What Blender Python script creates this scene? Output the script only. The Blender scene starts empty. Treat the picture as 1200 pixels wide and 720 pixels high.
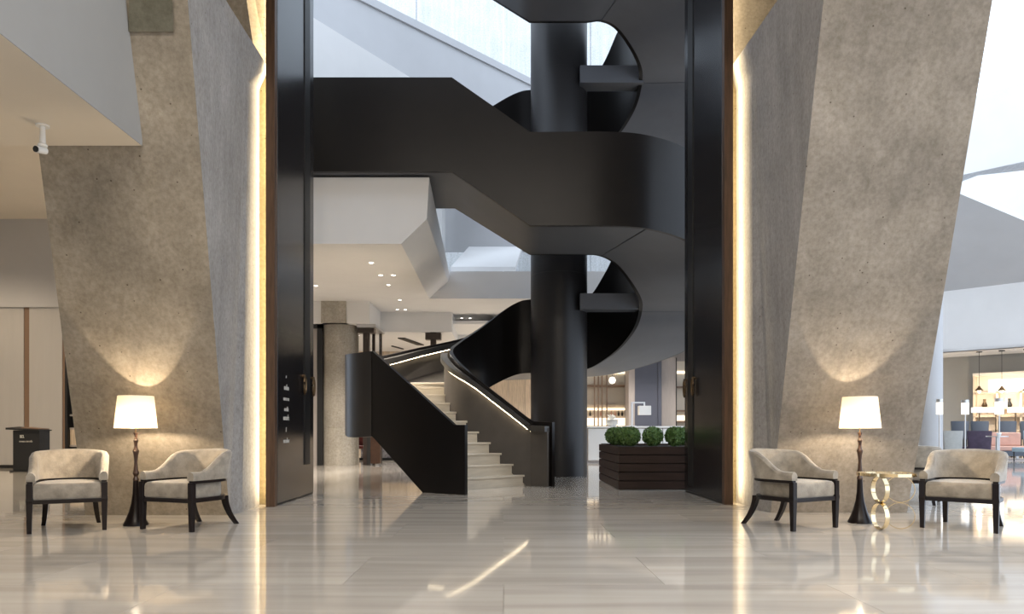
import bpy, bmesh, math, random
from mathutils import Vector, Matrix
random.seed(7)
R = math.radians
sc = bpy.context.scene
col = sc.collection

# ------------------------------------------------------------------ camera
F, CX, HY, EYE = 850.0, 590.0, 506.0, 0.95      # focal length (px), vanishing point x, horizon y, eye height
cam = bpy.data.cameras.new('camera'); cam.sensor_width = 36; cam.lens = F / 1200 * 36
cam.shift_x = (600 - CX) / 1200; cam.shift_y = (HY - 360) / 1200
cam.clip_end = 300
co = bpy.data.objects.new('camera', cam); col.objects.link(co)
co.location = (0, 0, EYE); co.rotation_euler = (R(90), 0, 0); sc.camera = co

# ------------------------------------------------------------------ world, lights, exposure
w = bpy.data.worlds.new('world'); sc.world = w; w.use_nodes = True
bg = w.node_tree.nodes['Background']; bg.inputs[0].default_value = (.74, .85, 1, 1); bg.inputs[1].default_value = 2.15
sc.view_settings.view_transform = 'Standard'; sc.view_settings.look = 'None'
sc.view_settings.gamma = 1; sc.view_settings.use_curve_mapping = False
sc.view_settings.exposure = 0.1
WARM = (1, .80, .56); SOFT = (1, .90, .78); LOBBY = (1, .90, .78); GOLD = (1, .80, .50)
def area(name, loc, rot, sx, sy, watt, color=SOFT):
    l = bpy.data.lights.new(name, 'AREA'); l.shape = 'RECTANGLE'; l.size = sx; l.size_y = sy; l.energy = watt; l.color = color
    o = bpy.data.objects.new(name, l); o.location = loc; o.rotation_euler = rot; col.objects.link(o); return o
def spot(name, loc, watt, color=SOFT, cone=130, blend=.6, rad=.05):
    l = bpy.data.lights.new(name, 'SPOT'); l.energy = watt; l.color = color; l.spot_size = R(cone); l.spot_blend = blend; l.shadow_soft_size = rad
    o = bpy.data.objects.new(name, l); o.location = loc; col.objects.link(o); return o
def point(name, loc, watt, color=WARM, rad=.03, parent=None):
    l = bpy.data.lights.new(name, 'POINT'); l.energy = watt; l.color = color; l.shadow_soft_size = rad
    o = bpy.data.objects.new(name, l); o.location = loc; col.objects.link(o)
    if parent: o.parent = parent
    return o
# unseen warm fill lights, added behind the camera to light the wall fronts
for x in (-2.2, 1.5, 5.2):
    area('lobby_fill_light', (x, -1.0, 8.45), (0, 0, 0), 1.6, 1.6, 300, LOBBY)

# ------------------------------------------------------------------ pixel helpers
def P(px, py, Y): return Vector(((px - CX) * Y / F, Y, EYE - (py - HY) * Y / F))
def G(px, py):
    Y = F * EYE / (py - HY); return Vector(((px - CX) * Y / F, Y, 0))
def X_(px, Y): return (px - CX) * Y / F
def Z_(py, Y): return EYE - (py - HY) * Y / F

# ------------------------------------------------------------------ materials
def mat(name, c, rough=.5, metal=0, spec=.5, var=0, scale=4, stretch=(1, 1, 1), bump=0, bscale=40, emit=None, es=0, trans=0, alpha=None, objvar=0, c2=None, coat=0):
    m = bpy.data.materials.new(name); m.use_nodes = True; nt = m.node_tree; N = nt.nodes; L = nt.links
    b = N['Principled BSDF']
    b.inputs['Base Color'].default_value = (*c, 1); b.inputs['Roughness'].default_value = rough
    b.inputs['Metallic'].default_value = metal; b.inputs['Specular IOR Level'].default_value = spec
    b.inputs['Coat Weight'].default_value = coat
    if trans: b.inputs['Transmission Weight'].default_value = trans
    if alpha is not None: b.inputs['Alpha'].default_value = alpha
    if emit: b.inputs['Emission Color'].default_value = (*emit, 1); b.inputs['Emission Strength'].default_value = es
    if var or bump or objvar:
        tc = N.new('ShaderNodeTexCoord'); mp = N.new('ShaderNodeMapping'); mp.inputs['Scale'].default_value = stretch
        L.new(tc.outputs['Object'], mp.inputs[0])
    if var:
        n = N.new('ShaderNodeTexNoise'); n.inputs['Scale'].default_value = scale; n.inputs['Detail'].default_value = 6; n.inputs['Roughness'].default_value = .6
        L.new(mp.outputs[0], n.inputs['Vector'])
        r = N.new('ShaderNodeValToRGB'); e = r.color_ramp.elements
        d = c2 or tuple(x * (1 - var) for x in c); u = c if c2 else tuple(min(1, x * (1 + var * .6)) for x in c)
        e[0].position = .3; e[0].color = (*d, 1); e[1].position = .7; e[1].color = (*u, 1)
        L.new(n.outputs['Fac'], r.inputs[0]); out = r.outputs[0]
        if objvar:
            oi = N.new('ShaderNodeObjectInfo'); mr = N.new('ShaderNodeMapRange')
            mr.inputs['To Min'].default_value = 1 - objvar; mr.inputs['To Max'].default_value = 1 + objvar
            L.new(oi.outputs['Random'], mr.inputs[0])
            mx = N.new('ShaderNodeVectorMath'); mx.operation = 'SCALE'
            L.new(out, mx.inputs[0]); L.new(mr.outputs[0], mx.inputs['Scale']); out = mx.outputs[0]
            ad = N.new('ShaderNodeVectorMath'); ad.operation = 'ADD'; sc_ = N.new('ShaderNodeVectorMath'); sc_.operation = 'SCALE'
            sc_.inputs[0].default_value = (37, 91, 13); L.new(oi.outputs['Random'], sc_.inputs['Scale'])
            L.new(mp.outputs[0], ad.inputs[0]); L.new(sc_.outputs[0], ad.inputs[1]); L.new(ad.outputs[0], n.inputs['Vector'])
        L.new(out, b.inputs['Base Color'])
    if bump:
        n2 = N.new('ShaderNodeTexNoise'); n2.inputs['Scale'].default_value = bscale; n2.inputs['Detail'].default_value = 5
        L.new(mp.outputs[0], n2.inputs['Vector'])
        bp = N.new('ShaderNodeBump'); bp.inputs['Strength'].default_value = bump; bp.inputs['Distance'].default_value = .02
        L.new(n2.outputs['Fac'], bp.inputs['Height']); L.new(bp.outputs[0], b.inputs['Normal'])
    return m

def concrete(name, c, dark=.72, pores=True):
    """cast concrete: cloudy mottling, vertical streaks from the boards, air holes"""
    m = mat(name, c, .75, spec=.3); nt = m.node_tree; N = nt.nodes; L = nt.links; b = N['Principled BSDF']
    tc = N.new('ShaderNodeTexCoord')
    def noise(scale, st, det=6):
        mp = N.new('ShaderNodeMapping'); mp.inputs['Scale'].default_value = st; L.new(tc.outputs['Object'], mp.inputs[0])
        n = N.new('ShaderNodeTexNoise'); n.inputs['Scale'].default_value = scale; n.inputs['Detail'].default_value = det; n.inputs['Roughness'].default_value = .65
        L.new(mp.outputs[0], n.inputs['Vector']); return n.outputs['Fac']
    def ramp(fac, a, ca, b_, cb):
        r = N.new('ShaderNodeValToRGB'); e = r.color_ramp.elements
        e[0].position = a; e[0].color = (*ca, 1); e[1].position = b_; e[1].color = (*cb, 1); L.new(fac, r.inputs[0]); return r.outputs[0]
    def mul(a, b2, f=1):
        mx = N.new('ShaderNodeMixRGB'); mx.blend_type = 'MULTIPLY'; mx.inputs[0].default_value = f
        L.new(a, mx.inputs[1]); L.new(b2, mx.inputs[2]); return mx.outputs[0]
    k = tuple(x * dark for x in c)
    base = ramp(noise(1.1, (1, 1, 1)), .32, k, .68, tuple(min(1, x * 1.1) for x in c))
    st = ramp(noise(1.0, (7, 7, .35), 3), .3, (.84, .84, .82), .65, (1, 1, 1))
    fi = ramp(noise(22, (1, 1, 1), 8), .3, (.72, .71, .68), .62, (1, 1, 1))
    colr = mul(mul(base, st), fi)
    if pores:
        v = N.new('ShaderNodeTexVoronoi'); v.inputs['Scale'].default_value = 8; L.new(tc.outputs['Object'], v.inputs['Vector'])
        colr = mul(colr, ramp(v.outputs['Distance'], .05, (.38, .35, .31), .075, (1, 1, 1)))
    L.new(colr, b.inputs['Base Color'])
    bp = N.new('ShaderNodeBump'); bp.inputs['Strength'].default_value = .25; bp.inputs['Distance'].default_value = .02
    L.new(noise(14, (1, 1, 1), 8), bp.inputs['Height']); L.new(bp.outputs[0], b.inputs['Normal'])
    return m

def emis(name, c, s): return mat(name, c, .5, emit=c, es=s)

def marble(name, c1, c2):
    m = mat(name, c1, .055, spec=.6); nt = m.node_tree; N = nt.nodes; L = nt.links; b = N['Principled BSDF']
    tc = N.new('ShaderNodeTexCoord'); oi = N.new('ShaderNodeObjectInfo')
    of = N.new('ShaderNodeVectorMath'); of.operation = 'SCALE'; of.inputs[0].default_value = (31, 57, 11); L.new(oi.outputs['Random'], of.inputs['Scale'])
    def noise(scale, st, det, dist=0):
        mp = N.new('ShaderNodeMapping'); mp.inputs['Scale'].default_value = st; L.new(tc.outputs['Object'], mp.inputs[0])
        ad = N.new('ShaderNodeVectorMath'); ad.operation = 'ADD'; L.new(mp.outputs[0], ad.inputs[0]); L.new(of.outputs[0], ad.inputs[1])
        n = N.new('ShaderNodeTexNoise'); n.inputs['Scale'].default_value = scale; n.inputs['Detail'].default_value = det; n.inputs['Distortion'].default_value = dist
        L.new(ad.outputs[0], n.inputs['Vector']); return n.outputs['Fac']
    r = N.new('ShaderNodeValToRGB'); e = r.color_ramp.elements
    e[0].position = .34; e[0].color = (*c2, 1); e[1].position = .64; e[1].color = (*c1, 1)
    L.new(noise(1, (.5, 6, 1), 7, .3), r.inputs[0])
    mr = N.new('ShaderNodeMapRange'); mr.inputs['To Min'].default_value = .93; mr.inputs['To Max'].default_value = 1.05; L.new(oi.outputs['Random'], mr.inputs[0])
    sc_ = N.new('ShaderNodeVectorMath'); sc_.operation = 'SCALE'; L.new(r.outputs[0], sc_.inputs[0]); L.new(mr.outputs[0], sc_.inputs['Scale'])
    L.new(sc_.outputs[0], b.inputs['Base Color'])
    return m

MT = {}
MT['conc_l'] = concrete('concrete_left', (.42, .366, .295), .64)
MT['conc_r'] = concrete('concrete_right', (.37, .33, .285), .64)
MT['conc_side_skylit'] = concrete('concrete_side_skylit', (.47, .45, .44), .78)  # same concrete as the fronts; cool skylight is put into its paler colour
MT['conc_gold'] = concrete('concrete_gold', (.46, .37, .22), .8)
MT['conc_green'] = concrete('concrete_patch', (.20, .19, .145), .75, False)
MT['conc_col'] = concrete('concrete_column', (.50, .46, .40), .8)
MT['conc_white'] = concrete('concrete_white', (.82, .84, .86), .92, False)
MT['marble'] = marble('marble', (.60, .565, .515), (.49, .455, .41))
MT['step'] = mat('step_stone', (.66, .60, .50), .35, var=.15, scale=2, stretch=(1, 1, 7))
MT['grout'] = mat('grout', (.36, .33, .29), .5)
MT['white'] = mat('white_plaster', (.78, .77, .76), .8, spec=.2, var=.03, scale=1)
MT['grey'] = mat('grey_plaster', (.52, .52, .53), .8, spec=.2, var=.04, scale=1)
MT['fascia'] = mat('fascia_grey', (.36, .36, .355), .8, spec=.2, var=.05, scale=1)
MT['beige'] = mat('beige_plaster', (.72, .66, .57), .8, spec=.2, var=.03, scale=1)
MT['steel'] = mat('blackened_steel', (.0085, .0068, .0063), .34, metal=0, spec=.32, var=.25, scale=1.5)
MT['column_steel'] = mat('column_steel', (.017, .0155, .0165), .4, spec=.4, var=.2, scale=1.5)
MT['steel_bounce'] = mat('steel_floor_bounce', (.11, .115, .13), .45, spec=.5, var=.12, scale=1)  # stair steel made lighter: light bounced off the floor is put into the colour
MT['door'] = mat('black_lacquer', (.012, .011, .013), .27, spec=.7, var=.3, scale=1, stretch=(3, 3, .4))
MT['rail'] = mat('rail_metal', (.10, .095, .09), .35, metal=.6)
MT['jamb'] = mat('dark_walnut', (.085, .045, .025), .45, var=.45, scale=5, stretch=(6, 6, .5))
MT['planter'] = mat('planter_wood', (.030, .016, .012), .45, spec=.3, var=.4, scale=4, stretch=(.6, .6, 8), objvar=.12)
MT['ebony'] = mat('ebony_wood', (.010, .006, .006), .3, spec=.3, var=.3, scale=8)
MT['walnut'] = mat('turned_wood', (.055, .026, .015), .3, var=.3, scale=10)
MT['velvet'] = mat('velvet', (.33, .29, .235), .8, spec=.2, var=.35, scale=9, bump=.15, bscale=60)
MT['velvet'].node_tree.nodes['Principled BSDF'].inputs['Sheen Weight'].default_value = .5
MT['gold'] = mat('polished_gold', (.80, .66, .42), .1, metal=1)
MT['brass'] = mat('old_bronze', (.14, .095, .055), .35, metal=1)
MT['chrome'] = mat('chrome', (.75, .76, .78), .12, metal=1)
MT['glass'] = mat('clear_glass', (.9, .95, .93), .02, alpha=.12, spec=.5)
MT['pane'] = mat('window_glass', (.8, .85, .85), .04, alpha=.10, spec=.5)
MT['leaf'] = mat('box_leaves', (.17, .29, .08), .5, var=.55, scale=14, c2=(.05, .12, .03))
MT['soil'] = mat('soil', (.012, .009, .007), .9)
MT['led'] = emis('led_strip', (1, .82, .55), 15)
MT['lining'] = mat('bronze_lining', (.095, .085, .076), .5, spec=.3, var=.15, scale=2)
MT['led_white'] = emis('downlight_glow', (1, .93, .82), 12)
MT['glow'] = emis('lit_shelf', (1, .86, .64), 1.6)
MT['lantern'] = emis('lantern_shade', (1, .92, .80), 1.3)
MT['navy'] = mat('navy_lacquer', (.075, .082, .115), .45)
MT['taupe'] = mat('taupe_panel', (.42, .38, .36), .6, var=.1, scale=6, stretch=(4, 4, .5))
MT['oak'] = mat('pale_oak', (.62, .50, .37), .5, var=.25, scale=4, stretch=(7, 7, .6), objvar=.1)
MT['wallpanel'] = mat('pale_panel', (.48, .465, .45), .5, var=.04, scale=2, stretch=(3, 3, .4))
MT['brown'] = mat('brown_strip', (.22, .14, .09), .45)
MT['bronze'] = mat('dark_bronze', (.035, .022, .016), .4)
MT['black'] = mat('matt_black', (.01, .01, .01), .5)
MT['ink'] = mat('white_lettering', (.75, .74, .70), .6)
MT['olive'] = mat('olive_wall', (.42, .40, .36), .8, var=.05, scale=1)
MT['purple'] = mat('purple_velvet', (.055, .035, .065), .7, var=.3, scale=5)
MT['greyfab'] = mat('grey_fabric', (.42, .42, .40), .8, var=.1, scale=8)
MT['slate'] = mat('slate_leather', (.085, .10, .125), .5)
MT['coral'] = mat('coral_leather', (.62, .36, .28), .55, var=.1, scale=5)
MT['paleblue'] = mat('pale_blue_fabric', (.45, .58, .66), .8)
MT['red'] = mat('red_leather', (.14, .02, .018), .5)
MT['silver'] = mat('brushed_silver', (.6, .6, .6), .3, metal=.8)
MT['ceramic'] = mat('white_ceramic', (.85, .85, .83), .2)
MT['rug'] = mat('patterned_rug', (.55, .53, .52), .9, var=.9, scale=14, c2=(.08, .07, .1))
def shade_mat():
    m = bpy.data.materials.new('linen_shade'); m.use_nodes = True; N = m.node_tree.nodes; L = m.node_tree.links
    N.remove(N['Principled BSDF']); d = N.new('ShaderNodeBsdfDiffuse'); t = N.new('ShaderNodeBsdfTranslucent'); x = N.new('ShaderNodeMixShader')
    d.inputs[0].default_value = (.80, .74, .64, 1); t.inputs[0].default_value = (.80, .70, .54, 1); x.inputs[0].default_value = .16
    L.new(d.outputs[0], x.inputs[1]); L.new(t.outputs[0], x.inputs[2]); L.new(x.outputs[0], N['Material Output'].inputs[0]); return m
MT['shade'] = shade_mat()

# ------------------------------------------------------------------ builders
class MB:
    def __init__(s): s.v = []; s.f = []
    def add(s, vs, fs):
        o = len(s.v); s.v += [Vector(p) for p in vs]; s.f += [tuple(i + o for i in f) for f in fs]; return s
    def box(s, x0, x1, y0, y1, z0, z1):
        return s.add([(x0, y0, z0), (x1, y0, z0), (x1, y1, z0), (x0, y1, z0), (x0, y0, z1), (x1, y0, z1), (x1, y1, z1), (x0, y1, z1)],
                     [(0, 3, 2, 1), (4, 5, 6, 7), (0, 1, 5, 4), (1, 2, 6, 5), (2, 3, 7, 6), (3, 0, 4, 7)])
    def hexa(s, lo, hi):   # two matching polygons -> closed solid
        n = len(lo)
        return s.add(list(lo) + list(hi), [tuple(range(n))[::-1], tuple(range(n, 2 * n))] + [(i, (i + 1) % n, n + (i + 1) % n, n + i) for i in range(n)])
    def prism(s, poly, z0, z1): return s.hexa([(x, y, z0) for x, y in poly], [(x, y, z1) for x, y in poly])
    def loft(s, rings, caps=True, closed=True):
        n = len(rings[0]); o = len(s.v); s.v += [Vector(p) for r in rings for p in r]
        for a in range(len(rings) - 1):
            for i in range(n if closed else n - 1):
                j = (i + 1) % n
                s.f.append((o + a * n + i, o + a * n + j, o + (a + 1) * n + j, o + (a + 1) * n + i))
        if caps:
            s.f.append(tuple(o + i for i in range(n))[::-1]); e = o + (len(rings) - 1) * n; s.f.append(tuple(e + i for i in range(n)))
        return s
    def lathe(s, prof, n=24, cx=0, cy=0, caps=True):
        return s.loft([[(cx + r * math.cos(2 * math.pi * i / n), cy + r * math.sin(2 * math.pi * i / n), z) for i in range(n)] for r, z in prof], caps)
    def tube(s, pts, r, n=8):
        pts = [Vector(p) for p in pts]; rings = []
        for i, p in enumerate(pts):
            t = (pts[min(i + 1, len(pts) - 1)] - pts[max(i - 1, 0)]).normalized()
            u = t.cross(Vector((0, 0, 1)));  u = u.normalized() if u.length > 1e-4 else Vector((1, 0, 0)); v2 = t.cross(u).normalized()
            rr = r[i] if isinstance(r, (list, tuple)) else r
            rings.append([p + rr * (math.cos(2 * math.pi * k / n) * u + math.sin(2 * math.pi * k / n) * v2) for k in range(n)])
        return s.loft(rings)
    def build(s, name, m, parent=None, smooth=False, bevel=0, world=False, seg=2):
        me = bpy.data.meshes.new(name)
        off = parent.location if (parent is not None and world) else Vector((0, 0, 0))
        if parent is not None and world and parent.parent: off = off + parent.parent.location
        me.from_pydata([tuple(p - off) for p in s.v], [], s.f); me.update()
        bm = bmesh.new(); bm.from_mesh(me); bmesh.ops.recalc_face_normals(bm, faces=bm.faces)
        if bevel: bmesh.ops.bevel(bm, geom=[e for e in bm.edges if len(e.link_faces) == 2 and e.calc_face_angle(0) > .5], offset=bevel, segments=seg, affect='EDGES', profile=.5)
        bm.to_mesh(me); bm.free()
        if smooth:
            for p in me.polygons: p.use_smooth = True
            me.set_sharp_from_angle(angle=R(35))
        me.materials.append(MT[m] if isinstance(m, str) else m)
        o = bpy.data.objects.new(name, me); col.objects.link(o)
        if parent is not None: o.parent = parent
        return o
def tag(o, label, cat, group=None, kind=None):
    o['label'] = label; o['category'] = cat
    if group: o['group'] = group
    if kind: o['kind'] = kind
    return o
def thing(name, label, cat, loc=(0, 0, 0), rz=0, group=None, kind=None):
    o = bpy.data.objects.new(name, None); col.objects.link(o); o.location = loc; o.rotation_euler = (0, 0, rz); o.empty_display_size = .1
    return tag(o, label, cat, group, kind)
def dup(root, loc, rz, label=None, group=None):
    r = root.copy(); col.objects.link(r); r.location = loc; r.rotation_euler = (0, 0, rz)
    if label: r['label'] = label
    if group: r['group'] = group
    for ch in list(root.children):
        c = ch.copy(); col.objects.link(c); c.parent = r
        for g in ch.children:
            d = g.copy(); col.objects.link(d); d.parent = c
    return r
def lab(o, t): o['label'] = t; return o
def B(x0, x1, y0, y1, z0, z1): return MB().box(x0, x1, y0, y1, z0, z1)

# ================================================================== THE SETTING
# floor: bed with marble slabs laid on it
SX0, SX1, SY0, SY1 = -8.0, 8.0, 1.5, 20.5
fl = MB()
fl.box(-24, 30, -6, 46, -.25, -.012)
for b in ((-24, SX0, -6, 46), (SX1, 30, -6, 46), (SX0, SX1, -6, SY0), (SX0, SX1, SY1, 46)): fl.box(b[0], b[1], b[2], b[3], -.012, 0)
floor = tag(fl.build('floor', 'marble'), 'polished beige marble floor of the lobby', 'floor', kind='structure')
slab = None
nx, ny = 8, 19
for j in range(ny):
    for i in range(-1, nx):
        x0 = SX0 + 2.0 * i + (1.0 if j % 2 else 0); x1 = x0 + 2.0; x0 = max(x0, SX0); x1 = min(x1, SX1)
        if x1 - x0 < .2: continue
        half = x1 - x0 < 1.5
        key = 'half' if half else 'full'
        if slab is None: slab = {}
        if key not in slab:
            hw = (x1 - x0) / 2 - .0012
            o = B(-hw, hw, -.4988, .4988, -.012, 0).build('floor_slab', 'marble', floor); slab[key] = o
        else:
            o = slab[key].copy(); col.objects.link(o)
        o.location = ((x0 + x1) / 2, SY0 + .5 + j, 0)

# ---- leaning concrete piers either side of the doorway
LEAN = .45                       # the fronts lean out over the seats: depth = Y0 - LEAN * height
def LP(px, py, Y0, off=0):
    k = (HY - py) / F; Y = (Y0 - LEAN * EYE) / (1 + LEAN * k) - off; return P(px, py, Y)
def pier(name, label, m, s, Y0, arris, outer, creasex, back, Yc, fold, edge, jambY):
    a0 = Vector((X_(arris[0][0], Y0), Y0, 0)); o0 = Vector((X_(outer[0][0], Y0), Y0, 0))
    root = thing(name, label, 'concrete wall', a0, kind='structure')
    a1, o1 = LP(*arris[1], Y0), LP(*outer[1], Y0); ZT = 8.48
    def up(p, q, z): return p + (q - p) * ((z - p.z) / (q.z - p.z))
    aT, oT = up(a0, a1, ZT), up(o0, o1, ZT)
    aC = LP(*fold[0], Y0); aC = up(a0, a1, aC.z)
    c0 = Vector((X_(creasex[0], Yc), Yc, 0)); c1 = P(creasex[1], fold[1][1], Yc)      # vertical crease
    xb, Yb = back; b0 = Vector((X_(xb, Yb), Yb, 0)); b1 = P(xb, fold[2][1], Yb)
    e1 = P(*edge[1], jambY); e0 = LP(*edge[0], Y0, -1.0); eT = Vector((e0.x - s * -.0, e0.y, ZT)); e1T = Vector((e1.x, e1.y, ZT))
    MB().add([o0, a0, aC, aT, oT], [(0, 1, 2, 3, 4)]).build('front_face', m, root, world=True)
    MB().add([a0, c0, c1, aC], [(0, 1, 2, 3)]).build('flank', 'conc_side_skylit', root, world=True)
    MB().add([c0, b0, b1, c1], [(0, 1, 2, 3)]).build('reveal', 'conc_side_skylit', root, world=True)
    MB().add([aC, c1, b1, e1, e0, eT, aT], [(0, 1, 4), (1, 2, 3, 4), (0, 4, 5, 6)]).build('flank_fold', 'conc_side_skylit', root, world=True)
    ob = Vector((o0.x, Yb, 0)); oTb = Vector((oT.x, Yb, ZT))
    MB().add([o0, ob, oTb, oT, b0, b1, e1, e1T], [(0, 1, 2, 3), (1, 4, 5, 6, 7, 2)]).build('rear_face', m, root, world=True)
    return root
pl = pier('wall_left', 'left leaning concrete wall beside the tall black door', 'conc_l', -1, 8.24, [(269, 604), (220, 0)], [(100, 605), (45, 175)], (284, 290), (304, 9.3), 8.55, [(221, 45), (290, 95), (304, 105)], [(252, -20), (315, 80)], 9.4)
pr = pier('wall_right', 'right leaning concrete wall beside the tall black door', 'conc_r', 1, 8.5, [(903, 600), (965, 0)], [(1063, 601), (1163, 0)], (883, 881), (862.5, 9.8), 8.85, [(964, 8), (881, 88), (862.5, 107)], [(925, -20), (856, 80)], 9.85)
# darker cast block in the head of the left pier
q = [(152, -60), (150.5, 37), (203, 37), (200, -60)]
lab(MB().hexa([LP(*p, 8.24, .02) for p in q], [LP(*p, 8.24, -.03) for p in q]).build('cast_block', 'conc_green', pl, world=True), 'dark greenish cast block')

# back walls behind the jambs (warm washed concrete) and door surrounds
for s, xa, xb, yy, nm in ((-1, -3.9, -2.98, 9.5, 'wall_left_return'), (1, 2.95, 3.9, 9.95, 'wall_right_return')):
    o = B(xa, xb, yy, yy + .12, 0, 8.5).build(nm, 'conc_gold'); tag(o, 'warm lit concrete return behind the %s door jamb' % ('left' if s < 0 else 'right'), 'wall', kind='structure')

# ---- tall black pivot doors standing open
def strokes(parent, y0, z0, width, h, x, axis='y', seed=1, dense=.011, name='lettering', m='ink'):
    rnd = random.Random(seed); mb = MB(); t = 0
    while t < width:
        k = rnd.random(); hh = h * (1.0 if k > .75 else .62); ww = dense * rnd.choice((.35, .45, .6))
        def bx(a0, a1, b0, b1):
            if axis == 'y': mb.box(x - .0015, x + .0015, y0 + a0, y0 + a1, z0 + b0, z0 + b1)
            else: mb.box(y0 + a0, y0 + a1, x - .0015, x + .0015, z0 + b0, z0 + b1)
        bx(t, t + ww, 0, hh)
        if rnd.random() > .35: bx(t, t + dense * .95, hh - h * .12, hh)
        if rnd.random() > .5: bx(t, t + dense * .9, 0, h * .12)
        t += dense * rnd.choice((1, 1, 1.25))
    return mb.build(name, m, parent)
def door(name, label, s, xin, y0, y1, jy):
    root = thing(name, label, 'door', (xin - s * 0, y0, 0), kind='structure')
    th = .09; a, b = (xin - th, xin) if s < 0 else (xin, xin + th)
    B(a, b, y0, y1, .03, 8.4).build('leaf', 'door', root, bevel=.006, world=True)
    B(a + .005, b - .005, y0 + .01, y1 - .01, .005, .03).build('bottom_seal', 'black', root, world=True)
    lab(B(xin - .012 if s < 0 else xin - .012, xin + .012, y1 - .52, y1 - .24, .47 if s < 0 else .12, 8.3).build('pull_channel', 'black', root, world=True), 'matt black vertical pull channel')
    # bronze ring pulls, one to each side of the channel
    for dy in (y1 - .60, y1 - .12):
        hz = 1.62; mb = MB(); xo = xin - s * .012 if False else xin + (.0 if s < 0 else -.0)
        off = .035 if s < 0 else -.035
        pts = [(xin + off, dy + .055 * math.cos(t), hz + .13 * math.sin(t)) for t in [2 * math.pi * i / 20 for i in range(21)]]
        mb.tube(pts, .014, 8); mb.tube([(xin, dy, hz + .13), (xin + off * 1.3, dy, hz + .13)], .022, 10)
        lab(mb.build('door_pull', 'brass', root, smooth=True, world=True), 'aged bronze ring pull')
    jx0, jx1 = (xin - .115, xin - .0) if s < 0 else (xin + .0, xin + .115)
    lab(B(jx0, jx1, jy, jy + .1, 0, 8.4).build('jamb', 'jamb', root, bevel=.004, world=True), 'dark walnut jamb')
    return root
dl = door('door_1', 'tall black pivot door with white lettering on its face', -1, -2.885, 9.26, 11.02, 9.15)
dr = door('door_2', 'tall black pivot door beside the box planter', 1, 2.86, 9.5, 11.45, 9.39)
# lettering on the left door leaf (illegible blackletter lines)
YL = 9.42
for k, (wd, hz, hh) in enumerate(((.02, 1.66, .05), (.19, 1.50, .075), (.24, 1.36, .06), (.17, 1.22, .06), (.25, 1.10, .075), (.02, .945, .06), (.25, .80, .065))):
    strokes(dl, .37 - wd / 2, hz, wd, hh, .0025, 'y', 10 + k, .026)
# LED strips hidden behind the jambs
area('led_strip_left', (-2.994, 9.31, 4.1), (R(90), 0, R(90 + 55)), .012, 8.0, 55, GOLD)
area('led_strip_right', (2.966, 9.56, 4.1), (R(90), 0, R(-90 - 55)), .012, 8.0, 55, GOLD)

area('led_strip_left_back', (-3.002, 9.33, 4.1), (R(90), 0, R(35)), .012, 8.0, 40, GOLD)
area('led_strip_right_back', (2.98, 9.6, 4.1), (R(90), 0, R(-35)), .012, 8.0, 40, GOLD)

# ---- left soffit with security camera, lobby ceiling
zs = 3.56
def soff(x0, z0, x1, z1, xl): return MB().hexa([(x0, -6, z0), (x0, 6.62, z0), (xl, 6.62, z0), (xl, -6, z0)], [(x1, -6, z1), (x1, 6.62 , z1), (xl, 6.62, z1), (xl, -6, z1)])
tag(soff(-3.305, zs, -3.08, 6.2, -24).build('ceiling_soffit_left', 'beige'), 'low plaster soffit over the left seating', 'ceiling', kind='structure')
tag(soff(-3.298, zs + .002, -3.07, 6.21, -3.31).build('trim_1', 'fascia'), 'grey fascia of the left soffit', 'trim', kind='structure')
tag(B(-14, 7.5, -6, 9.4, 8.5, 8.8).build('ceiling', 'white'), 'white lobby ceiling with recessed warm lights', 'ceiling', kind='structure')  # out of view; added to shade the lobby from the sky

tag(B(-14, 7.5, -6.3, -6, 0, 8.5).build('wall_front', 'beige'), 'beige lobby wall facing the doors', 'wall', kind='structure')  # out of view; added to block sky light on the stair front
tag(B(-20.3, -20, -6, 20, 0, 8.5).build('wall_far_left', 'beige'), 'beige wall closing the far left side of the lobby', 'wall', kind='structure')  # out of view; added to keep blue sky light off the left bulkhead
# ---- far left: pale panels under a bulkhead
Yw = 18.8
wl = thing('wall_back_left', 'pale wall panels with brown strips behind the host stand', 'wall', (-12, Yw, 0), kind='structure')
for a, b in ((-20, X_(-40, Yw)), (X_(-40, Yw), X_(28, Yw)), (X_(34, Yw), X_(73, Yw))):
    B(a + .005, b - .005, Yw, Yw + .06, .08, 4.17).build('wall_panel', 'wallpanel', wl, world=True, bevel=.004)
for a, b in ((28, 34), (73, 76)): B(X_(a, Yw), X_(b, Yw), Yw + .015, Yw + .06, .08, 4.17).build('brown_strip', 'brown', wl, world=True)
B(-20, X_(76, Yw), Yw - .01, Yw + .05, 0, .08).build('skirting', 'black', wl, world=True)
tag(B(-24, -8.6, Yw - .05, Yw + 1.2, 4.17, 6.45).build('wall_bulkhead_left', 'grey'), 'pale bulkhead above the left wall panels', 'wall', kind='structure')
tag(B(-24, -4.6, 8.6, Yw + 1.2, 6.45, 6.8).build('ceiling_left', 'beige'), 'warm lit ceiling beyond the left pier', 'ceiling', kind='structure')
# dark shelf recess glimpsed beside the pier
sh = thing('shelf_unit', 'dark shelf unit glimpsed between the wall panels and left pier', 'shelf', (X_(84, Yw), Yw, 0))
B(X_(76, Yw), X_(120, Yw), Yw + .5, Yw + .55, 0, 4.17).build('back_panel', 'black', sh, world=True)
for zz in (.55, 1.0, 1.35, 1.9, 2.4): B(X_(79, Yw), X_(120, Yw), Yw + .1, Yw + .5, zz, zz + .05).build('shelf_board', 'taupe', sh, world=True)
B(X_(79.5, Yw), X_(120, Yw), Yw + .1, Yw + .48, .6, 1.0).build('drawer_front', 'oak', sh, world=True)
B(X_(76, Yw), X_(79, Yw), Yw, Yw + .5, 0, 4.17).build('side_panel', 'black', sh, world=True)

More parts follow.
